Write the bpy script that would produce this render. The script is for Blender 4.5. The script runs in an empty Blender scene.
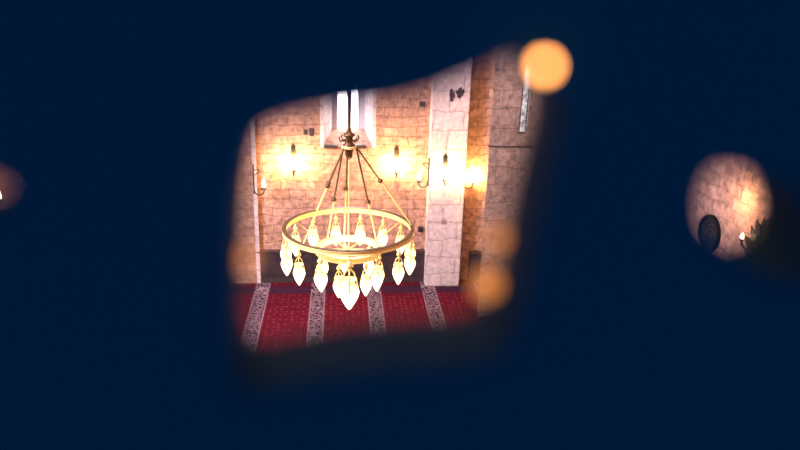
import bpy, bmesh, math, random
from mathutils import Vector, Matrix

# ------------------------------------------------------------------ camera, world, exposure
PI = math.pi
SC = bpy.context.scene
COL = SC.collection
FPX, EYE = 700.0, 6.4
PITCH, YAW, ROLL = math.atan(245.2 / 700.0), math.radians(5.11), math.radians(1.7)

cam_data = bpy.data.cameras.new('camera')
cam = bpy.data.objects.new('camera', cam_data)
COL.objects.link(cam)
SC.camera = cam
cam.location = (0, 0, EYE)
cam.rotation_euler = (Matrix.Rotation(-YAW, 3, 'Z') @ Matrix.Rotation(PI / 2 - PITCH, 3, 'X') @ Matrix.Rotation(ROLL, 3, 'Z')).to_euler()
cam_data.sensor_width = 36.0
cam_data.lens = FPX * 36.0 / 800.0
cam_data.clip_start = 0.005
cam_data.clip_end = 200
cam_data.dof.use_dof = True
cam_data.dof.focus_distance = 11.6
cam_data.dof.aperture_fstop = 2.65

SC.view_settings.view_transform = 'Standard'
SC.view_settings.look = 'None'
SC.view_settings.gamma = 1.0
SC.view_settings.exposure = 0.0
SC.view_settings.use_curve_mapping = False
try:
    SC.cycles.use_denoising = True
    SC.cycles.sample_clamp_indirect = 4.0
    SC.cycles.max_bounces = 6
    SC.cycles.caustics_reflective = False
    SC.cycles.caustics_refractive = False
except Exception:
    pass

world = bpy.data.worlds.new('world')           # dim blue dusk of the unlit gallery
SC.world = world
world.use_nodes = True
bg = world.node_tree.nodes['Background']
bg.inputs['Color'].default_value = (0.03, 0.40, 1.0, 1)
bg.inputs['Strength'].default_value = 0.60


def area(name, loc, size, power, color, rot=(0, 0, 0)):
    d = bpy.data.lights.new(name, 'AREA')
    d.shape = 'RECTANGLE'
    d.size, d.size_y = size
    d.energy = power
    d.color = color
    o = bpy.data.objects.new(name, d)
    o.location = loc
    o.rotation_euler = rot
    COL.objects.link(o)
    return o


# unseen fill lights, added: warm high over the floor, cool from the left
area('ceiling_fill_light', (-1.0, 7.0, 9.2), (5, 5), 430, (1.0, 0.58, 0.40))
area('left_fill_light', (-6.3, 7.0, 6.2), (2.0, 2.5), 1900, (0.86, 0.80, 1.0), (PI / 2 - 0.2, 0, -math.radians(48)))

# ------------------------------------------------------------------ pixel -> ray -> plane
_F = Vector((math.sin(YAW) * math.cos(PITCH), math.cos(YAW) * math.cos(PITCH), -math.sin(PITCH)))
_R = Vector((math.cos(YAW), -math.sin(YAW), 0))
_U = _R.cross(_F)
_R, _U = _R * math.cos(ROLL) + _U * math.sin(ROLL), _U * math.cos(ROLL) - _R * math.sin(ROLL)


def ray(x, y):
    return _F + _R * ((x - 400) / FPX) - _U * ((y - 225) / FPX)


def onY(x, y, Y):
    d = ray(x, y)
    t = Y / d.y
    return Vector((d.x * t, Y, EYE + d.z * t))


def onX(x, y, X):
    d = ray(x, y)
    t = X / d.x
    return Vector((X, d.y * t, EYE + d.z * t))


def onZ(x, y, Z):
    d = ray(x, y)
    t = (Z - EYE) / d.z
    return Vector((d.x * t, d.y * t, Z))


def depth(x, y, zc):
    d = ray(x, y)
    return Vector((0, 0, EYE)) + d * zc


# ------------------------------------------------------------------ materials
def mat(name):
    m = bpy.data.materials.new(name)
    m.use_nodes = True
    return m, m.node_tree.nodes, m.node_tree.links, m.node_tree.nodes['Principled BSDF']


def setin(b, **kw):
    for k, v in kw.items():
        b.inputs[k.replace('_', ' ')].default_value = v


def plain(name, col, rough=0.5, metal=0.0, noise=0.0, nscale=30.0, bump=0.0):
    m, N, L, b = mat(name)
    setin(b, Roughness=rough, Metallic=metal)
    b.inputs['Base Color'].default_value = (*col, 1)
    if noise or bump:
        tc = N.new('ShaderNodeTexCoord')
        n = N.new('ShaderNodeTexNoise')
        n.inputs['Scale'].default_value = nscale
        n.inputs['Detail'].default_value = 5
        L.new(tc.outputs['Object'], n.inputs['Vector'])
        if noise:
            r = N.new('ShaderNodeValToRGB')
            r.color_ramp.elements[0].position = 0.3
            r.color_ramp.elements[1].position = 0.7
            r.color_ramp.elements[0].color = (*[c * (1 - noise) for c in col], 1)
            r.color_ramp.elements[1].color = (*[min(1, c * (1 + noise)) for c in col], 1)
            L.new(n.outputs['Fac'], r.inputs['Fac'])
            L.new(r.outputs['Color'], b.inputs['Base Color'])
        if bump:
            bp = N.new('ShaderNodeBump')
            bp.inputs['Strength'].default_value = bump
            bp.inputs['Distance'].default_value = 0.01
            L.new(n.outputs['Fac'], bp.inputs['Height'])
            L.new(bp.outputs['Normal'], b.inputs['Normal'])
    return m


def emit(name, col, strength):
    m, N, L, b = mat(name)
    setin(b, Roughness=0.3)
    b.inputs['Base Color'].default_value = (*col, 1)
    b.inputs['Emission Color'].default_value = (*col, 1)
    b.inputs['Emission Strength'].default_value = strength
    return m


def masonry(name, cols, mortar, bw, bh, msize=0.018, stain=0.5):
    m, N, L, b = mat(name)
    setin(b, Roughness=0.9)
    b.inputs['Specular IOR Level'].default_value = 0.15
    tc = N.new('ShaderNodeTexCoord')
    sp = N.new('ShaderNodeSeparateXYZ')
    L.new(tc.outputs['Object'], sp.inputs[0])
    ad = N.new('ShaderNodeMath'); ad.operation = 'ADD'
    L.new(sp.outputs['X'], ad.inputs[0]); L.new(sp.outputs['Y'], ad.inputs[1])
    cb = N.new('ShaderNodeCombineXYZ')
    L.new(ad.outputs[0], cb.inputs['X']); L.new(sp.outputs['Z'], cb.inputs['Y'])
    # irregular joints
    wn = N.new('ShaderNodeTexNoise'); wn.inputs['Scale'].default_value = 2.2; wn.inputs['Detail'].default_value = 4
    L.new(tc.outputs['Object'], wn.inputs['Vector'])
    ws = N.new('ShaderNodeVectorMath'); ws.operation = 'MULTIPLY_ADD'
    ws.inputs[1].default_value = (0.24, 0.20, 0)
    L.new(wn.outputs['Color'], ws.inputs[0]); L.new(cb.outputs[0], ws.inputs[2])
    br = N.new('ShaderNodeTexBrick')
    br.inputs['Scale'].default_value = 1.0
    br.inputs['Brick Width'].default_value = bw
    br.inputs['Row Height'].default_value = bh
    br.inputs['Mortar Size'].default_value = msize
    br.inputs['Mortar Smooth'].default_value = 0.4
    br.inputs['Bias'].default_value = 0.0
    br.inputs['Color1'].default_value = (*cols[0], 1)
    br.inputs['Color2'].default_value = (*cols[1], 1)
    br.inputs['Mortar'].default_value = (*mortar, 1)
    L.new(ws.outputs[0], br.inputs['Vector'])
    n2 = N.new('ShaderNodeTexNoise'); n2.inputs['Scale'].default_value = 9.0; n2.inputs['Detail'].default_value = 8
    n2.inputs['Roughness'].default_value = 0.7
    L.new(tc.outputs['Object'], n2.inputs['Vector'])
    rp = N.new('ShaderNodeValToRGB')
    rp.color_ramp.elements[0].position = 0.34; rp.color_ramp.elements[1].position = 0.62
    v = 1 - stain
    rp.color_ramp.elements[0].color = (v, v * 0.95, v * 0.95, 1)
    rp.color_ramp.elements[1].color = (1.15, 1.12, 1.1, 1)
    L.new(n2.outputs['Fac'], rp.inputs['Fac'])
    mx = N.new('ShaderNodeMix'); mx.data_type = 'RGBA'; mx.blend_type = 'MULTIPLY'
    mx.inputs[0].default_value = 0.85
    L.new(br.outputs['Color'], mx.inputs[6]); L.new(rp.outputs['Color'], mx.inputs[7])
    L.new(mx.outputs[2], b.inputs['Base Color'])
    hm = N.new('ShaderNodeMath'); hm.operation = 'MULTIPLY_ADD'
    hm.inputs[1].default_value = -0.9
    L.new(br.outputs['Fac'], hm.inputs[0]); L.new(n2.outputs['Fac'], hm.inputs[2])
    bp = N.new('ShaderNodeBump')
    bp.inputs['Strength'].default_value = 0.8; bp.inputs['Distance'].default_value = 0.03
    L.new(hm.outputs[0], bp.inputs['Height']); L.new(bp.outputs['Normal'], b.inputs['Normal'])
    return m


M = {}
M['stone'] = masonry('warm_rubble_stone', ((0.72, 0.44, 0.32), (0.54, 0.33, 0.24)), (0.46, 0.28, 0.20), 0.36, 0.20, 0.010, 0.58)
M['side_stone'] = masonry('mottled_side_stone', ((0.60, 0.40, 0.33), (0.44, 0.29, 0.24)), (0.42, 0.28, 0.22), 0.26, 0.15, 0.008, 0.68)
M['pale_stone'] = masonry('pale_ashlar_stone', ((0.86, 0.79, 0.79), (0.76, 0.68, 0.68)), (0.68, 0.59, 0.59), 0.62, 0.40, 0.016, 0.35)
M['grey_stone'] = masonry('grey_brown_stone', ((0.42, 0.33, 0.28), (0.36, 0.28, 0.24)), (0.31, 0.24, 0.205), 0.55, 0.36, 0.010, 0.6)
M['plaster'] = plain('ceiling_plaster', (0.6, 0.55, 0.5), 0.9)
M['dark_stone'] = plain('weathered_dark_stone', (0.06, 0.042, 0.045), 0.9, noise=0.5, nscale=14, bump=0.4)
M['wood'] = plain('dark_wood', (0.045, 0.03, 0.035), 0.5, noise=0.4, nscale=8)
M['wood_rail'] = plain('dark_wood_rail', (0.06, 0.04, 0.042), 0.4)
M['iron'] = plain('black_iron', (0.012, 0.010, 0.010), 0.55)
M['bronze'] = plain('aged_bronze', (0.16, 0.10, 0.05), 0.4, 0.8, 0.3, 25)
M['brass'] = plain('polished_brass', (0.95, 0.76, 0.30), 0.35, 0.2)
M['frame'] = plain('window_frame_paint', (0.10, 0.09, 0.10), 0.6)
M['pale_frame'] = plain('pale_frame_paint', (0.62, 0.58, 0.62), 0.6)
M['navy'] = plain('navy_painted_wood', (0.0062, 0.0350, 0.0580), 0.8)
M['navy'].node_tree.nodes['Principled BSDF'].inputs['Specular IOR Level'].default_value = 0.04
M['black'] = plain('blackened_wood', (0.004, 0.0045, 0.007), 0.6)
M['black'].node_tree.nodes['Principled BSDF'].inputs['Specular IOR Level'].default_value = 0.15
M['grey_metal'] = plain('dull_pewter', (0.045, 0.05, 0.065), 0.6)
M['lamp'] = emit('lit_frosted_glass', (1.0, 0.80, 0.48), 2.6)
_n, _l = M['lamp'].node_tree.nodes, M['lamp'].node_tree.links
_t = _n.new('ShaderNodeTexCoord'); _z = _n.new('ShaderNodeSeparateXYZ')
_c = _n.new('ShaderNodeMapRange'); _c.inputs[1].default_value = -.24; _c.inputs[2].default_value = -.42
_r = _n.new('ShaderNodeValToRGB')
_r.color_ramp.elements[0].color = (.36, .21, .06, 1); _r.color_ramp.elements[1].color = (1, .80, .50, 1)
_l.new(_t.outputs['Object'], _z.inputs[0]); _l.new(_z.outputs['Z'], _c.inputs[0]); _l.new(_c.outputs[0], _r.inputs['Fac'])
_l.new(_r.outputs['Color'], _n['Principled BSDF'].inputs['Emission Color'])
M['candle'] = emit('lit_candle_bulb', (1.0, 0.60, 0.20), 1250)
M['candle_dim'] = emit('lit_small_bulb', (1.0, 0.72, 0.42), 70)
M['candle_bright'] = emit('lit_bright_bulb', (1.0, 0.62, 0.32), 60)
M['pane'] = emit('daylit_window_glass', (0.93, 0.93, 1.0), 15)
M['amber'] = emit('amber_glint_glow', (1.0, 0.365, 0.085), 17.0)  # both ambers: glow of beads added to imitate screen glints
M['amber_dim'] = emit('dim_amber_glint_glow', (1.0, 0.30, 0.055), 1.0)


def carpet_material(x0, period, half, band):
    m, N, L, b = mat('red_prayer_carpet')
    setin(b, Roughness=0.95)
    b.inputs['Specular IOR Level'].default_value = 0.08
    tc = N.new('ShaderNodeTexCoord')
    sp = N.new('ShaderNodeSeparateXYZ'); L.new(tc.outputs['Object'], sp.inputs[0])

    def mth(op, a, bb=None, cc=None):
        n = N.new('ShaderNodeMath'); n.operation = op
        for i, v in enumerate((a, bb, cc)):
            if v is None: continue
            if isinstance(v, (int, float)): n.inputs[i].default_value = v
            else: L.new(v, n.inputs[i])
        return n.outputs[0]

    def mixc(f, a, c):
        n = N.new('ShaderNodeMix'); n.data_type = 'RGBA'
        L.new(f, n.inputs[0])
        for i, v in ((6, a), (7, c)):
            if isinstance(v, tuple): n.inputs[i].default_value = (*v, 1)
            else: L.new(v, n.inputs[i])
        return n.outputs[2]
    u = mth('SUBTRACT', sp.outputs['X'], x0 - period / 2)
    u = mth('FLOORED_MODULO', u, period)
    u = mth('ABSOLUTE', mth('SUBTRACT', u, period / 2))
    instripe = mth('LESS_THAN', u, half)
    edge = mth('MULTIPLY', mth('GREATER_THAN', u, half - 0.025), instripe)
    # field: rows of small flowers on red
    vo = N.new('ShaderNodeTexVoronoi'); vo.inputs['Scale'].default_value = 9.0
    vo.inputs['Randomness'].default_value = 0.35
    L.new(tc.outputs['Object'], vo.inputs['Vector'])
    dots = mth('LESS_THAN', vo.outputs['Distance'], 0.30)
    core = mth('LESS_THAN', vo.outputs['Distance'], 0.14)
    nz = N.new('ShaderNodeTexNoise'); nz.inputs['Scale'].default_value = 60
    L.new(tc.outputs['Object'], nz.inputs['Vector'])
    red = mixc(nz.outputs['Fac'], (0.062, 0.004, 0.016), (0.118, 0.008, 0.023))
    red = mixc(mth('MULTIPLY', dots, 0.55), red, (0.22, 0.042, 0.05))
    red = mixc(mth('MULTIPLY', core, 0.8), red, (0.09, 0.012, 0.035))
    # stripe: pale scrolls on plum grey
    wv = N.new('ShaderNodeTexVoronoi'); wv.feature = 'DISTANCE_TO_EDGE'
    wv.inputs['Scale'].default_value = 13.0
    wn = N.new('ShaderNodeTexNoise'); wn.inputs['Scale'].default_value = 7
    L.new(tc.outputs['Object'], wn.inputs['Vector'])
    wa = N.new('ShaderNodeVectorMath'); wa.operation = 'MULTIPLY_ADD'; wa.inputs[1].default_value = (0.18, 0.18, 0)
    L.new(wn.outputs['Color'], wa.inputs[0]); L.new(tc.outputs['Object'], wa.inputs[2])
    L.new(wa.outputs[0], wv.inputs['Vector'])
    scroll = mth('LESS_THAN', wv.outputs['Distance'], 0.11)
    st = mixc(scroll, (0.050, 0.022, 0.046), (0.20, 0.15, 0.20))
    st = mixc(edge, st, (0.22, 0.16, 0.21))
    col = mixc(instripe, red, st)
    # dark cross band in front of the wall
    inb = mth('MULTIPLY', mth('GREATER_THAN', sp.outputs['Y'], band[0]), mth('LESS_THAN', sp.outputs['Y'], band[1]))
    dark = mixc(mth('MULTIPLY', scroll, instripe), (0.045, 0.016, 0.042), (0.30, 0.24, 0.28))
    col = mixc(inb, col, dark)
    L.new(col, b.inputs['Base Color'])
    bp = N.new('ShaderNodeBump'); bp.inputs['Strength'].default_value = 0.3; bp.inputs['Distance'].default_value = 0.01
    L.new(nz.outputs['Fac'], bp.inputs['Height']); L.new(bp.outputs['Normal'], b.inputs['Normal'])
    return m


# ------------------------------------------------------------------ mesh helpers
class MB:
    def __init__(s):
        s.bm = bmesh.new()

    def quad(s, *pts):
        s.bm.faces.new([s.bm.verts.new(p) for p in pts])
        return s

    def box(s, lo, hi, bevel=0.0):
        lo, hi = Vector(lo), Vector(hi)
        g = bmesh.ops.create_cube(s.bm, size=1)
        for v in g['verts']:
            v.co = Vector(((v.co[i] + .5) * (hi[i] - lo[i]) + lo[i] for i in range(3)))
        if bevel:
            es = list({e for v in g['verts'] for e in v.link_edges})
            bmesh.ops.bevel(s.bm, geom=es, offset=bevel, segments=2, affect='EDGES')
        return s

    def lathe(s, prof, seg=24, at=(0, 0, 0)):
        at = Vector(at)
        rings = []
        for r, z in prof:
            if r < 1e-6:
                rings.append([s.bm.verts.new(at + Vector((0, 0, z)))])
            else:
                rings.append([s.bm.verts.new(at + Vector((r * math.cos(2 * PI * i / seg), r * math.sin(2 * PI * i / seg), z))) for i in range(seg)])
        for a, c in zip(rings, rings[1:]):
            for i in range(seg):
                j = (i + 1) % seg
                f = []
                f += [a[0]] if len(a) == 1 else [a[i], a[j]]
                f += [c[0]] if len(c) == 1 else [c[j], c[i]]
                if len(f) > 2: s.bm.faces.new(f)
        return s

    def tube(s, pts, rad, seg=10, cap=True):
        pts = [Vector(p) for p in pts]
        rads = rad if isinstance(rad, (list, tuple)) else [rad] * len(pts)
        prev = None
        rings = []
        for i, p in enumerate(pts):
            t = (pts[min(i + 1, len(pts) - 1)] - pts[max(i - 1, 0)]).normalized()
            if prev is None:
                prev = t.orthogonal().normalized()
            n = (prev - t * prev.dot(t)).normalized()
            prev = n
            bnorm = t.cross(n)
            rings.append([s.bm.verts.new(p + (n * math.cos(2 * PI * k / seg) + bnorm * math.sin(2 * PI * k / seg)) * rads[i]) for k in range(seg)])
        for a, c in zip(rings, rings[1:]):
            for k in range(seg):
                s.bm.faces.new((a[k], a[(k + 1) % seg], c[(k + 1) % seg], c[k]))
        if cap:
            s.bm.faces.new(rings[0][::-1]); s.bm.faces.new(rings[-1])
        return s

    def ball(s, c, r, seg=14, sz=1.0):
        g = bmesh.ops.create_uvsphere(s.bm, u_segments=seg, v_segments=max(6, seg // 2), radius=r)
        for v in g['verts']:
            v.co = Vector((v.co.x, v.co.y, v.co.z * sz)) + Vector(c)
        return s

    def ring(s, prof, seg=96, z=0):
        """closed profile [(r,z)...] swept around Z"""
        rings = [[s.bm.verts.new((r * math.cos(2 * PI * i / seg), r * math.sin(2 * PI * i / seg), zz + z)) for r, zz in prof] for i in range(seg)]
        n = len(prof)
        for i in range(seg):
            a, c = rings[i], rings[(i + 1) % seg]
            for k in range(n):
                s.bm.faces.new((a[k], a[(k + 1) % n], c[(k + 1) % n], c[k]))
        return s

    def prism(s, poly, thick, axis='y', at=(0, 0, 0)):
        """poly in (u,v); extruded along axis ('y': u=x,v=z ; 'x': u=y,v=z)"""
        at = Vector(at)
        f = (lambda u, v, w: Vector((u, w, v))) if axis == 'y' else (lambda u, v, w: Vector((w, u, v)))
        a = [s.bm.verts.new(at + f(u, v, 0)) for u, v in poly]
        c = [s.bm.verts.new(at + f(u, v, thick)) for u, v in poly]
        s.bm.faces.new(a); s.bm.faces.new(c[::-1])
        n = len(poly)
        for i in range(n):
            s.bm.faces.new((a[i], c[i], c[(i + 1) % n], a[(i + 1) % n]))
        return s

    def build(s, name, m, parent=None, smooth=False, loc=None, fix=True):
        if fix:
            bmesh.ops.recalc_face_normals(s.bm, faces=s.bm.faces)
        me = bpy.data.meshes.new(name)
        s.bm.to_mesh(me); s.bm.free()
        me.materials.append(m)
        if smooth:
            for p in me.polygons: p.use_smooth = True
        o = bpy.data.objects.new(name, me)
        COL.objects.link(o)
        if parent: o.parent = parent
        if loc is not None: o.location = loc
        return o


def tag(o, label, cat, group=None, kind=None):
    o['label'] = label
    o['category'] = cat
    if group: o['group'] = group
    if kind: o['kind'] = kind
    return o


def thing(name, label, cat, loc=(0, 0, 0), rz=0.0, group=None):
    o = bpy.data.objects.new(name, None)
    o.empty_display_size = 0.1
    COL.objects.link(o)
    o.location = loc
    o.rotation_euler = (0, 0, rz)
    return tag(o, label, cat, group)


def struct(o):
    o['kind'] = 'structure'
    return o


def copy_tree(o, parent=None):
    c = o.copy()
    COL.objects.link(c)
    if parent: c.parent = parent
    for ch in list(o.children):
        copy_tree(ch, c)
    return c


# ------------------------------------------------------------------ the setting
YB = 14.47                       # back wall face
XL, XR, CEIL = -6.6, 4.0, 10.0   # side walls, ceiling
Y0 = 0.29                        # hall side of the gallery wall

struct(MB().box((XL - .4, -0.2, -0.3), (XR + .4, YB + 1.6, -0.012)).build('floor', M['grey_stone']))
struct(MB().box((XL - .4, Y0 - .06, CEIL), (XR + .4, YB + 1.6, CEIL + .3)).build('ceiling', M['plaster']))
struct(MB().box((XL - .4, Y0 - .06, 0), (XL, YB + 1.2, CEIL)).build('wall_left', M['stone']))
struct(MB().box((XR, Y0 - .06, 0), (XR + .4, YB + 1.2, CEIL)).build('wall_right', M['side_stone']))

# back wall with a deep splayed window niche
nb0, nb1 = onY(323, 147, YB), onY(373, 147, YB)            # niche mouth, bottom corners
Yw = YB + 0.95
wi0, wi1 = onY(332, 128, Yw), onY(364.5, 128, Yw)          # back of the sill
zt = 9.0
x0, x1, zs = nb0.x, nb1.x, nb0.z
a0, a1, za = wi0.x, wi1.x, wi0.z
w = MB()
T = YB
w.quad((XL, T, 0), (x0, T, 0), (x0, T, CEIL), (XL, T, CEIL))
w.quad((x1, T, 0), (XR, T, 0), (XR, T, CEIL), (x1, T, CEIL))
w.quad((x0, T, 0), (x1, T, 0), (x1, T, zs), (x0, T, zs))
w.quad((x0, T, zt), (x1, T, zt), (x1, T, CEIL), (x0, T, CEIL))
w.quad((x0, T, zs), (x1, T, zs), (a1, Yw, za), (a0, Yw, za))
w.quad((x0, T, zt), (a0, Yw, zt - .2), (a1, Yw, zt - .2), (x1, T, zt))
for (xx, aa) in ((x0, a0), (x1, a1)):
    w.quad((xx, T, zs), (aa, Yw, za), (aa, Yw, zt - .2), (xx, T, zt))
# outer shell so the wall has its thickness
w.quad((XL, YB + 1.2, 0), (XR, YB + 1.2, 0), (XR, YB + 1.2, za - .1), (XL, YB + 1.2, za - .1))
w.quad((XL, YB + 1.2, zt), (XR, YB + 1.2, zt), (XR, YB + 1.2, CEIL), (XL, YB + 1.2, CEIL))
w.quad((XL, YB + 1.2, za - .1), (a0 - .05, YB + 1.2, za - .1), (a0 - .05, YB + 1.2, zt), (XL, YB + 1.2, zt))
w.quad((a1 + .05, YB + 1.2, za - .1), (XR, YB + 1.2, za - .1), (XR, YB + 1.2, zt), (a1 + .05, YB + 1.2, zt))
wb = struct(w.build('wall_back', M['stone'], fix=False))

# pale dressed stone lining the splayed jambs
jl = MB()
for (xx, aa, sgn) in ((x0, a0, 1), (x1, a1, -1)):
    e = 0.012 * sgn
    o_ = 0.055 * -sgn
    jl.quad((xx + e, T - .008, zs), (aa + e, Yw, za), (aa + e, Yw, zt - .2), (xx + e, T - .008, zt))
    jl.quad((xx + e, T - .008, zs), (xx + o_, T - .008, zs), (xx + o_, T - .008, zt), (xx + e, T - .008, zt))
struct(jl.build('trim_1', M['pale_stone'], fix=False))

# window: frame > two panes
wf = MB()
pz0, pz1 = za + .0, zt - .3
wl0, wl1 = onY(337.5, 100, Yw).x, onY(358, 100, Yw).x
mid0, mid1 = onY(348.3, 100, Yw).x, onY(351.3, 100, Yw).x
wf.box((a0, Yw - .03, pz0 - .02), (wl0, Yw + .08, pz1 + .2))
wf.box((wl1, Yw - .03, pz0 - .02), (a1, Yw + .08, pz1 + .2))
wf.box((a0, Yw - .03, pz1), (a1, Yw + .08, pz1 + .2))
win = struct(wf.build('window_1', M['pale_frame']))
MB().box((mid0, Yw - .04, pz0 - .02), (mid1, Yw + .08, pz1 + .2)).build('mullion', M['frame'], win)
for (p0, p1) in ((wl0, mid0), (mid1, wl1)):
    MB().box((p0, Yw + .03, pz0 - .02), (p1, Yw + .05, pz1)).build('window_pane', M['pane'], win)

# iron bar across the foot of the niche
sb = MB()
for (xa, xb) in ((324, 338), (351, 366)):
    pa, pb = onY(xa, 146.5, YB - .05), onY(xb, 146.5, YB - .05)
    sb.box((pa.x, YB - .09, pa.z - .035), (pb.x, YB - .005, pa.z + .035), .008)
struct(sb.build('trim_2', M['wood_rail']))


def pier(name, px0, px1, Yf, m, base_y=None):
    ua, ub = onY(px0, 225, Yf).x, onY(px1, 225, Yf).x
    return struct(MB().box((ua, Yf, 0), (ub, YB + .1, CEIL), .015).build(name, m)), ua, ub


YP = onZ(445, 286, 0).y           # engaged pillar face
pil, pxa, pxb = pier('wall_pillar', 427.5, 462.5, YP, M['pale_stone'])
YL = onZ(250, 283, 0).y
ple, _, lxb = pier('wall_pier_left', 185, 258, YL, M['stone'])
struct(MB().box((lxb - .07, YL - .012, 0), (lxb + .012, YL + .03, CEIL)).build('trim_3', M['pale_stone']))

# right pier: frontal face with a narrow slit, daylight on its jamb imitated by glow
YR = 12.6
ra, rb = onY(483.5, 225, YR).x, XR
s0, s1 = onY(520.5, 110, YR).x, onY(529, 110, YR).x
sz0, sz1 = onY(524, 134, YR).z, onY(524, 66, YR).z
p = MB()
p.quad((ra, YR, 0), (s0, YR, 0), (s0, YR, CEIL), (ra, YR, CEIL))
p.quad((s1, YR, 0), (rb, YR, 0), (rb, YR, CEIL), (s1, YR, CEIL))
p.quad((s0, YR, 0), (s1, YR, 0), (s1, YR, sz0), (s0, YR, sz0))
p.quad((s0, YR, sz1), (s1, YR, sz1), (s1, YR, CEIL), (s0, YR, CEIL))
d_ = .30
p.quad((s0, YR, sz0), (s0, YR + d_, sz0), (s0, YR + d_, sz1), (s0, YR, sz1))
p.quad((s1, YR, sz0), (s1, YR + d_, sz0), (s1, YR + d_, sz1), (s1, YR, sz1))
p.quad((s0, YR, sz0), (s1, YR, sz0), (s1, YR + d_, sz0), (s0, YR + d_, sz0))
p.quad((s0, YR, sz1), (s1, YR, sz1), (s1, YR + d_, sz1), (s0, YR + d_, sz1))
p.quad((ra, YR, 0), (ra * YB / YR + .08, YB, 0), (ra * YB / YR + .08, YB, CEIL), (ra, YR, CEIL))
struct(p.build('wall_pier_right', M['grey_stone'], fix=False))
sl = MB().box((s0 + .01, YR + .05, sz0), (s0 + .03, YR + .09, sz1)).box((s1 - .03, YR + .05, sz0), (s1 - .01, YR + .09, sz1))
sl.box((s0 + .01, YR + .05, sz0), (s1 - .01, YR + .09, sz0 + .03))
win2 = struct(sl.build('window_2', M['frame']))
m2 = emit('daylit_jamb_glow', (1.0, 0.95, 0.98), 1.0)
m2.node_tree.nodes['Principled BSDF'].inputs['Base Color'].default_value = (.15, .14, .15, 1)
_n, _l = m2.node_tree.nodes, m2.node_tree.links
_t = _n.new('ShaderNodeTexCoord'); _z = _n.new('ShaderNodeTexNoise'); _z.inputs['Scale'].default_value = 16
_c = _n.new('ShaderNodeValToRGB'); _c.color_ramp.elements[0].position = .38; _c.color_ramp.elements[1].position = .60
_c.color_ramp.elements[0].color = (.30, .24, .25, 1); _c.color_ramp.elements[1].color = (1, .95, .98, 1)
_l.new(_t.outputs['Object'], _z.inputs['Vector']); _l.new(_z.outputs['Fac'], _c.inputs['Fac'])
_l.new(_c.outputs['Color'], _n['Principled BSDF'].inputs['Emission Color'])
MB().box((s0, YR + .06, sz0), (s1, YR + .08, sz1)).build('window_pane', m2, win2)  # glowing strip in place of the daylit stone jamb
ca, cb_ = onY(488, 146, YR), onY(534, 147, YR)
struct(MB().tube([(ca.x, YR - .012, ca.z), (cb_.x, YR - .012, cb_.z)], .012).build('trim_4', M['wood_rail']))

# gallery wall around the pierced screen: closes the hall
SX, SZ0, SZ1 = 1.15, 5.35, 7.25
g = MB()
g.box((XL, Y0 - .06, 0), (-SX, Y0 + .06, CEIL)).box((SX, Y0 - .06, 0), (XR, Y0 + .06, CEIL))
g.box((-SX, Y0 - .06, 0), (SX, Y0 + .06, SZ0)).box((-SX, Y0 - .06, SZ1), (SX, Y0 + .06, CEIL))
struct(g.build('wall_front', M['stone']))
SX, SZ0, SZ1 = 1.25, 5.25, 7.35

# ------------------------------------------------------------------ carpet
sx = [onZ(px, 291, 0).x for px in (262, 318, 373, 429)]
period = (sx[3] - sx[0]) / 3
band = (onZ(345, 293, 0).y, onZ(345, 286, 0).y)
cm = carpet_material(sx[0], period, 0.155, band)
cpoly = [(XL + .02, 0.4), (XR - .02, 0.4), (XR - .02, YR - .01), (ra - .01, YR - .01), (ra * YB / YR + .06, YB - .01), (pxb + .01, YB - .01), (pxb + .01, YP - .02),
         (pxa - .01, YP - .02), (pxa - .01, YB - .01), (lxb + .03, YB - .01), (lxb + .03, YL - .03), (XL + .02, YL - .03)]
cp = MB()
top_ = [cp.bm.verts.new((u, v, 0)) for u, v in cpoly]
bot_ = [cp.bm.verts.new((u, v, -.012)) for u, v in cpoly]
cp.bm.faces.new(top_); cp.bm.faces.new(bot_[::-1])
for i in range(len(cpoly)):
    j = (i + 1) % len(cpoly)
    cp.bm.faces.new((top_[i], bot_[i], bot_[j], top_[j]))
tag(cp.build('prayer_carpet', cm),
    'red patterned prayer carpet with grey scrolled stripes covering the hall floor', 'carpet')


# ------------------------------------------------------------------ low wood panelling
def panelling(px0, px1, Yw_, htop, label, group, post_right=False):
    A, B = onZ(px0, 279, 0).x, onZ(px1, 279, 0).x
    h = onY((px0 + px1) / 2, htop, Yw_ - .12).z
    t = thing('wood_panelling', label, 'panelling', ((A + B) / 2, Yw_, 0))
    half = (B - A) / 2
    MB().box((-half, -.10, 0), (half, -.005, h - .05)).build('back_board', M['wood'], t)
    MB().box((-half - .01, -.14, h - .05), (half + .01, -.002, h), .01).build('top_rail', M['wood_rail'], t)
    MB().box((-half, -.125, 0), (half, -.10, .10), .006).build('plinth', M['wood_rail'], t)
    n = max(1, round((B - A) / .62))
    wd = (B - A) / n
    for i in range(n):
        c = -half + wd * (i + .5)
        q = MB()
        q.box((c - wd / 2 + .06, -.118, .16), (c + wd / 2 - .06, -.10, h - .11), .012)
        q.build('raised_panel', M['wood'], t)
    if post_right:
        MB().box((half - .07, -.17, 0), (half + .01, -.003, h + .10), .01).build('end_post', M['wood_rail'], t)
    return t


panelling(259, 427, YB, 251, 'long low dark wood panelling along the stone wall behind the chandelier', None, True)
panelling(467, 486, YB, 252.5, 'short dark wood panelling between pale pillar and right pier', None)

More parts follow.
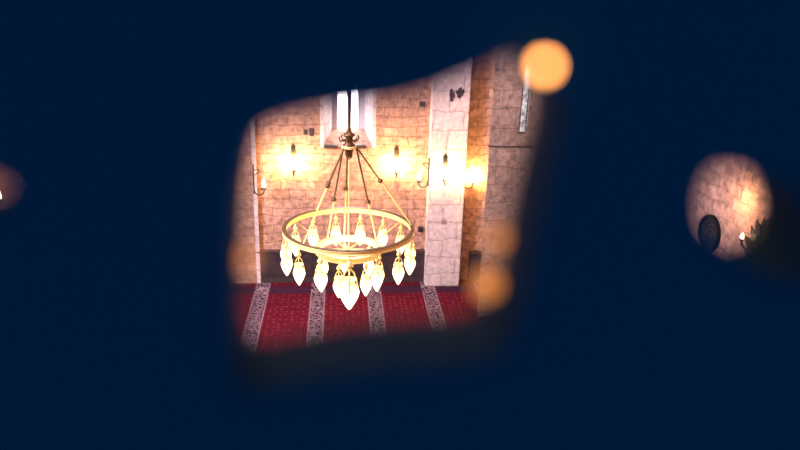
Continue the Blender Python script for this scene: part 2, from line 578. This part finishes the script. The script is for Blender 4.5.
# ------------------------------------------------------------------ dark stones, switch box
for (px, py, wpx, hpx, lab) in ((305.5, 132, 4, 5, 'small dark weathered stone left of the window, the left of a pair'),
                                (311.5, 132, 4.5, 8, 'small dark weathered stone left of the window, beside the niche'),
                                (422.5, 104, 6, 5, 'small dark weathered stone on wall beside the pale pillar top')):
    c = onY(px, py, YB)
    k = 15.0 / FPX
    tag(MB().box((c.x - wpx * k / 2, YB - .025, c.z - hpx * k / 2), (c.x + wpx * k / 2, YB + .04, c.z + hpx * k / 2), .012).build('dark_stone', M['dark_stone']), lab, 'stone')
random.seed(4)
for (px, py, wpx, hpx, lab) in ((452, 95, 7, 12, 'dark blackened stone high on the pale pillar, the left one'),
                                (460, 92.5, 8, 11, 'dark blackened stone high on the pale pillar, the right one'),
                                (444, 222, 5, 5, 'small square grey stone set in the pale pillar')):
    c = onY(px, py, YP)
    k = 14.6 / FPX
    a_, b_ = wpx * k / 2, hpx * k / 2
    poly = []
    for i in range(22):
        q_ = random.uniform(.62, 1.15)
        poly.append((a_ * q_ * math.cos(2 * PI * i / 22), b_ * q_ * math.sin(2 * PI * i / 22)))
    mm = M['dark_stone'] if py < 200 else M['grey_stone']
    if py > 200: poly = [(-a_, -b_), (a_, -b_), (a_, b_), (-a_, b_)]
    tag(MB().prism(poly, .04, 'y', (c.x, YP - .012, c.z)).build('inset_stone', mm), lab, 'stone')
c = onY(420.5, 229, YB)
sw = thing('switch_box', 'small dark switch box on the wall left of the pale pillar', 'switch', (c.x, YB, c.z))
MB().box((-.06, -.06, -.06), (.06, 0, .06), .01).build('casing', M['wood_rail'], sw)
MB().box((-.025, -.075, -.03), (.025, -.055, .03), .006).build('switch_rocker', M['iron'], sw)


# ------------------------------------------------------------------ wall sconces
def sconce(label, loc, rz, dim=False):
    """back at y=0, reaching out to -y; bulb centre at z=0"""
    t = thing('wall_sconce', label, 'wall lamp', loc, rz, 'candle sconces on the walls and pillars')
    pl = [(-.03, -.19), (.03, -.19), (.042, -.15), (.03, -.10), (.042, .16), (.065, .24), (.045, .32), (.055, .36), (0, .43), (-.055, .36), (-.045, .32), (-.065, .24), (-.042, .16), (-.03, -.10), (-.042, -.15)]
    MB().prism(pl, .022, 'y', (0, -.022, 0)).build('back_plate', M['iron'], t)
    pts = []
    for i in range(17):
        a = PI * i / 16
        pts.append((0, -.115 + .095 * math.cos(a), -.14 - .085 * math.sin(a)))
    MB().tube([(0, -.015, -.12)] + pts + [(0, -.21, -.12)], .013, 8).build('arm', M['iron'], t)
    cu = MB().lathe([(0, -.13), (.02, -.125), (.05, -.10), (.055, -.09), (.03, -.092), (.022, -.06), (0, -.06)], 18, (0, -.21, 0))
    cu.build('candle_cup', M['iron'], t, True)
    sc_ = [(.07, .30), (.05, .24)]
    sp = MB()
    spts = [(0, -.02 - .11 * math.sin(PI * k / 12) , .30 - .12 * k / 12 + .05 * math.sin(PI * k / 12)) for k in range(13)]
    sp.tube(spts, .009, 7).build('scroll', M['iron'], t)
    bl = MB().lathe([(0, -.062), (.022, -.055), (.034, -.02), (.036, .01), (.028, .05), (.014, .085), (0, .11)], 18, (0, -.21, 0))
    bl.build('bulb', M['candle_dim'] if dim else M['candle'], t, True)
    return t


c = onY(293, 166, YB - .21)
sconce('glowing candle sconce on stone wall left of the window', (c.x, YB, c.z), 0)
c = onY(397, 168, YB - .21)
sconce('glowing candle sconce on stone wall right of the window', (c.x, YB, c.z), 0)
c = onX(267.5, 177, lxb + .23)
sconce('small candle sconce in profile on the left pier side', (lxb, onX(263, 177, lxb + .2).y, c.z), PI / 2, True)
c = onX(419, 177, pxa - .21)
sconce('small candle sconce in profile on the left side of the pale pillar', (pxa, min(c.y, YB - .12), c.z), -PI / 2, True)
c = onY(446, 176, YP - .21)
sconce('glowing candle sconce on the front face of the pale pillar', (c.x, YP, c.z), 0)
c = onX(470, 174, pxb + .21)
sconce('glowing candle sconce on the right side of the pale pillar', (pxb, min(max(c.y, YP + .1), YB - .12), c.z), PI / 2)
c = onX(-1, 196, XL + .21)
sconce('candle sconce on the left wall seen at the far left opening', (XL, c.y, c.z), PI / 2, True)

# ------------------------------------------------------------------ chandelier
cc = depth(348.7, 230, 10.6)
ch = thing('ring_chandelier', 'large brass ring chandelier with two tiers of lit teardrop glass lamps', 'chandelier', cc)
R1, R2 = 0.965, 0.47
dz2 = -.31


def band_prof(r, h, t):
    return [(r - t / 2, -h / 2), (r + t / 2, -h / 2), (r + t / 2 + .012, -h / 2 + .012), (r + t / 2, -h / 2 + .024), (r + t / 2, h / 2 - .024),
            (r + t / 2 + .012, h / 2 - .012), (r + t / 2, h / 2), (r - t / 2, h / 2)]


MB().ring(band_prof(R1, .078, .035)).build('outer_ring', M['brass'], ch)
MB().ring([(R1 - .03, .040), (R1 + .03, .040), (R1 + .03, .050), (R1 - .03, .050)]).build('ring_capping', M['bronze'], ch)
MB().ring(band_prof(R2, .09, .06), 72, dz2).build('inner_ring', M['brass'], ch)
for k in range(6):
    a = PI / 6 + k * PI / 3
    MB().tube([(R2 * math.cos(a), R2 * math.sin(a), dz2 + .02), (R1 * math.cos(a), R1 * math.sin(a), -.02)], .010, 8).build('spoke', M['brass'], ch)
for k in range(3):
    a = k * PI / 3
    MB().tube([(R2 * math.cos(a), R2 * math.sin(a), dz2), (-R2 * math.cos(a), -R2 * math.sin(a), dz2)], .009, 8).build('cross_bar', M['brass'], ch)
# hub height from the photo
lo, hi = 0.3, 3.0
for _ in range(40):
    mdl = (lo + hi) / 2
    P = cc + Vector((0, 0, mdl)) - Vector((0, 0, EYE))
    yy = 225 - FPX * P.dot(_U) / P.dot(_F)
    if yy > 146: lo = mdl
    else: hi = mdl
HZ = lo
hub = MB().lathe([(0, -.20), (.02, -.20), (.05, -.16), (.065, -.06), (.06, -.04), (.085, -.03), (.09, .02), (.06, .04), (.055, .14), (.085, .15), (.085, .18), (.05, .19), (.03, .23), (0, .23)], 24, (0, 0, HZ)).build('hub', M['bronze'], ch, True)
MB().lathe([(.088, -.035), (.11, -.03), (.11, .0), (.088, .005)], 24, (0, 0, HZ)).build('hub_collar', M['brass'], hub, True)
for k in range(6):
    a = k * PI / 3 + .3
    d = Vector((math.cos(a), math.sin(a), 0))
    base = Vector((0, 0, HZ + .08))
    MB().tube([base + d * .05, base + d * .13, base + d * .15 + Vector((0, 0, .03)), base + d * .14 + Vector((0, 0, .07))], .012, 8).build('hook', M['bronze'], hub)
MB().tube([(0, 0, HZ + .22), (0, 0, CEIL - cc.z - .06)], .028, 12).build('ceiling_stem', M['bronze'], ch)
MB().lathe([(0, -.10), (.05, -.09), (.14, -.02), (.15, 0), (0, 0)], 24, (0, 0, CEIL - cc.z)).build('ceiling_rose', M['bronze'], ch, True)
MB().tube([(0, 0, HZ - .18), (0, 0, dz2 + .01)], .009, 8).build('centre_rod', M['brass'], ch)


def hanger(az, R, zend, frac):
    a = math.radians(az)
    A = Vector((math.cos(a) * .11, math.sin(a) * .11, HZ - .02))
    B = Vector((math.cos(a) * R, math.sin(a) * R, zend))
    mid = A.lerp(B, frac)
    rod = MB().tube([A, mid], .013, 8).build('upper_rod', M['bronze'], ch)
    MB().tube([mid, B], .011, 8).build('lower_rod', M['brass'], ch)
    MB().ball(mid, .042, 14, .9).build('rod_knob', M['bronze'], rod, True)


for az, fr in ((5, .42), (122, .55), (228, .40)):
    hanger(az, R1, .05, fr)
for az, fr in ((135, .56), (98, .46), (20, .56)):
    hanger(az, R2, dz2 + .04, fr)

cl_ = bpy.data.lights.new('chandelier_light', 'POINT')
cl_.energy, cl_.color, cl_.shadow_soft_size = 125, (1.0, 0.72, 0.38), .5
co_ = bpy.data.objects.new('chandelier_light', cl_)
COL.objects.link(co_); co_.parent = ch; co_.location = (0, 0, -.45)
# one lamp, then copies
GLASS = [(0, -.57), (.010, -.565), (.028, -.535), (.060, -.47), (.082, -.41), (.088, -.375), (.080, -.335), (.058, -.30), (.043, -.275), (.048, -.255), (.064, -.235), (.058, -.235), (.04, -.27), (0, -.275)]


def lamp(x, y, z, s=1.0):
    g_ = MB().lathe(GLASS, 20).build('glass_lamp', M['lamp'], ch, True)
    MB().tube([(0, 0, 0), (0, 0, -.06)], .008, 6).lathe([(0, -.03), (.012, -.04), (.034, -.085), (.036, -.10), (.014, -.125), (.010, -.15), (0, -.15)], 12).build('lamp_cap', M['brass'], g_, True)
    for k in range(3):
        a = 2 * PI * k / 3 + .5
        d = Vector((math.cos(a), math.sin(a), 0))
        MB().tube([d * .008 + Vector((0, 0, -.13)), d * .045 + Vector((0, 0, -.18)), d * .066 + Vector((0, 0, -.25)), d * .088 + Vector((0, 0, -.35))], .007, 6).build('lamp_strap', M['brass'], g_)
    g_.location = (x, y, z)
    g_.scale = (s, s, s)
    return g_


first = None
spots = []
for k in range(15):
    a = math.radians(270 + 24 * k)
    spots.append((R1 * math.cos(a), R1 * math.sin(a), -.05, 1.45 if k == 0 else 1.0))
for k in range(7):
    a = math.radians(200 + 360 / 7 * k)
    spots.append((R2 * math.cos(a), R2 * math.sin(a), dz2 - .04, 1.0))
for (x, y, z, s) in spots:
    if first is None:
        first = lamp(x, y, z, s)
    else:
        c_ = copy_tree(first, ch)
        c_.location = (x, y, z)
        c_.scale = (s, s, s)
first.scale = (1.65, 1.65, 1.42)          # the larger lamp at the front

# ------------------------------------------------------------------ right opening: medallion and leafy iron lamp
c = onX(711, 233, XR)
rad = .5 * (onX(711, 213.5, XR).z - onX(711, 253, XR).z)
md = thing('wall_medallion', 'round black medallion with grey scrollwork on the right wall', 'medallion', (XR, c.y, c.z), -PI / 2)
# local: back at y=0, face toward -y
bm_ = MB()
seg = 48
ringp = [[(r * math.cos(2 * PI * i / seg), yy, r * math.sin(2 * PI * i / seg)) for i in range(seg)] for r, yy in ((rad, 0), (rad, -.03), (rad * .97, -.045), (rad * .86, -.045), (rad * .84, -.03))]
vs = [[bm_.bm.verts.new(p_) for p_ in rr] for rr in ringp]
for a_, b_ in zip(vs, vs[1:]):
    for i in range(seg):
        bm_.bm.faces.new((a_[i], a_[(i + 1) % seg], b_[(i + 1) % seg], b_[i]))
bm_.build('rim', M['black'], md, True)
dk = MB()
dk.bm.faces.new([dk.bm.verts.new((rad * .86 * math.cos(2 * PI * i / seg), -.028, rad * .86 * math.sin(2 * PI * i / seg))) for i in range(seg)])
dk.build('disc', M['black'], md)
sw_ = MB()
for k in range(7):
    a0_ = 2 * PI * k / 7
    pts = []
    for i in range(14):
        t_ = i / 13
        a = a0_ + 1.5 * t_
        r = rad * (.74 - .60 * t_)
        pts.append((r * math.cos(a), -.034, r * math.sin(a)))
    sw_.tube(pts, rad * .022, 6)
sw_.build('scrollwork', M['grey_metal'], md)

c = onX(742, 237, XR - .10)
il = thing('iron_leaf_lamp', 'black iron wall lamp with jagged leaves beside the round medallion', 'wall lamp', (XR, c.y, c.z), -PI / 2)
# local x runs toward the viewer-right here
MB().prism([(.10, -.26), (.06, -.10), (.07, .06), (.13, .17), (.20, .25), (.30, .22), (.52, .16), (.60, -.02), (.55, -.26)], .03, 'y', (0, -.03, 0)).build('back_plate', M['iron'], il)
lt = bpy.data.lights.new('iron_leaf_lamp_light', 'POINT')
lt.energy, lt.color, lt.shadow_soft_size = 11, (1.0, 0.50, 0.18), .04
lo_ = bpy.data.objects.new('iron_leaf_lamp_light', lt)
COL.objects.link(lo_); lo_.parent = il; lo_.location = (-.16, -.17, .32)
MB().tube([(.10, -.02, -.08), (.07, -.08, -.10), (.02, -.095, -.08), (0, -.10, -.035)], .012, 8).build('arm', M['iron'], il)
MB().lathe([(0, -.04), (.02, -.035), (.03, -.02), (.015, -.015), (0, -.015)], 14, (0, -.10, 0)).build('candle_cup', M['iron'], il, True)
MB().lathe([(0, -.018), (.012, -.012), (.016, .006), (.008, .03), (0, .042)], 14, (0, -.10, 0)).build('bulb', M['candle_bright'], il, True)
random.seed(7)
for i in range(16):
    row, t_ = i // 8, (i % 8) / 7
    bx, bz = .06 + .30 * t_ + .08 * row, -.06 + .24 * math.sin(PI * min(1, t_ * .75)) - .10 * row
    L_, W_ = .17 + .04 * random.random(), .040
    ang = PI * (.86 - .60 * t_) + random.uniform(-.15, .15)
    lf = MB()
    dirv = Vector((math.cos(ang), 0, math.sin(ang)))
    nrm = Vector((-dirv.z, 0, dirv.x))
    outl = []
    for k in range(8):
        u = k / 7
        outl.append((u, W_ * math.sin(PI * min(1, u * .95 + .05)) * (1.25 if k % 2 else .8)))
    b0 = Vector((bx + .05, -.045 - .004 * (i % 3), bz - .04))
    up = [b0 + dirv * L_ * u + nrm * w_ for u, w_ in outl]
    dn = [b0 + dirv * L_ * u - nrm * w_ for u, w_ in outl[::-1]]
    poly = up + dn
    fr_ = [lf.bm.verts.new(q_) for q_ in poly]
    bk_ = [lf.bm.verts.new(q_ + Vector((0, .012, 0))) for q_ in poly]
    lf.bm.faces.new(fr_); lf.bm.faces.new(bk_[::-1])
    for k in range(len(poly)):
        lf.bm.faces.new((fr_[k], bk_[k], bk_[(k + 1) % len(poly)], fr_[(k + 1) % len(poly)]))
    lf.build('leaf', M['iron'], il)

# ------------------------------------------------------------------ pierced screen in front of the viewer
YN, YF = 0.180, 0.216


def outline(pts):
    out = []
    for x, y, near in pts:
        q_ = onY(x, y, YN if near else YF)
        out.append((q_.x, q_.z))
    return out


main = outline([(251, 146, 1), (269, 129, 1), (330, 115, 1), (395, 109, 1), (440, 96, 1), (485, 76, 1), (513, 62, 1), (533, 60, 1), (541, 68, 1),
                (533, 92, 0), (518, 150, 0), (508, 200, 0), (500, 250, 0), (494, 283, 0), (482, 304, 0), (455, 314, 0), (400, 316, 0),
                (340, 322, 0), (285, 334, 0), (260, 339, 0), (249, 328, 0), (246, 300, 0), (248, 240, 0), (252, 170, 0)])
right = outline([(709, 190, 1), (723, 167, 1), (736, 163, 0), (748, 176, 0), (756, 205, 0), (750, 232, 0), (733, 243, 0), (721, 243, 0), (710, 234, 1), (707, 208, 1)])
left = outline([(-60, 184, 1), (-14, 184, 1), (0, 187, 1), (5, 198, 1), (-4, 208, 1), (-60, 216, 0)])


def smooth_poly(pts, it=2):
    for _ in range(it):
        o_ = []
        n = len(pts)
        for i in range(n):
            a_, b_ = pts[i], pts[(i + 1) % n]
            o_.append((a_[0] * .75 + b_[0] * .25, a_[1] * .75 + b_[1] * .25))
            o_.append((a_[0] * .25 + b_[0] * .75, a_[1] * .25 + b_[1] * .75))
        pts = o_
    return pts


cu = bpy.data.curves.new('pierced_screen', 'CURVE')
cu.dimensions = '2D'
cu.fill_mode = 'BOTH'
BV = 0.003
cu.extrude = (YF - YN) / 2 - BV
cu.bevel_depth = BV
cu.bevel_resolution = 3
cu.offset = -BV
for loop in ([(-SX, SZ0), (SX, SZ0), (SX, SZ1), (-SX, SZ1)], smooth_poly(main), smooth_poly(right), smooth_poly(left)):
    spn = cu.splines.new('POLY')
    spn.points.add(len(loop) - 1)
    for pt, (u, v) in zip(spn.points, loop):
        pt.co = (u, v, 0, 1)
    spn.use_cyclic_u = True
cu.materials.append(M['navy'])
tmp = bpy.data.objects.new('pierced_screen', cu)
COL.objects.link(tmp)
tmp.rotation_euler = (PI / 2, 0, 0)
tmp.location = (0, (YN + YF) / 2, 0)
bpy.context.view_layer.update()
dg = bpy.context.evaluated_depsgraph_get()
me = bpy.data.meshes.new_from_object(tmp.evaluated_get(dg))
me.transform(tmp.matrix_world)
bpy.data.objects.remove(tmp)
scr = bpy.data.objects.new('pierced_screen', me)
COL.objects.link(scr)
tag(scr, 'dark navy pierced screen with irregular openings, blurred close to the viewer', 'screen')


# ------------------------------------------------------------------ tiny glowing beads added for amber glints on the opening lip
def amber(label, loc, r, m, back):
    t = thing('amber_glint', label, 'added glint', loc, 0, 'added amber glints on the screen opening')
    MB().ball((0, 0, 0), r, 16).build('glowing_bead', m, t, True)
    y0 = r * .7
    MB().tube([(0, y0, 0), (0, y0 + back, 0)], r * .7, 10).build('bead_pin', M['black'], t)
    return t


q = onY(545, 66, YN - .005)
amber('glowing bead added as a bright amber glint at the upper right corner of the screen opening', q, .0017, M['amber'], .0035)
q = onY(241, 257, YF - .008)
amber('glowing bead added as a dim amber glint at the left edge of the screen opening', q, .0042, M['amber_dim'], .004)
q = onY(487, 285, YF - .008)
amber('glowing bead added as a dim amber glint at the lower right edge of the screen opening', q, .0042, M['amber_dim'], .004)
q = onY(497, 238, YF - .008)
amber('glowing bead added as a faint amber glint midway up the right edge of the screen opening', q, .0030, M['amber_dim'], .004)
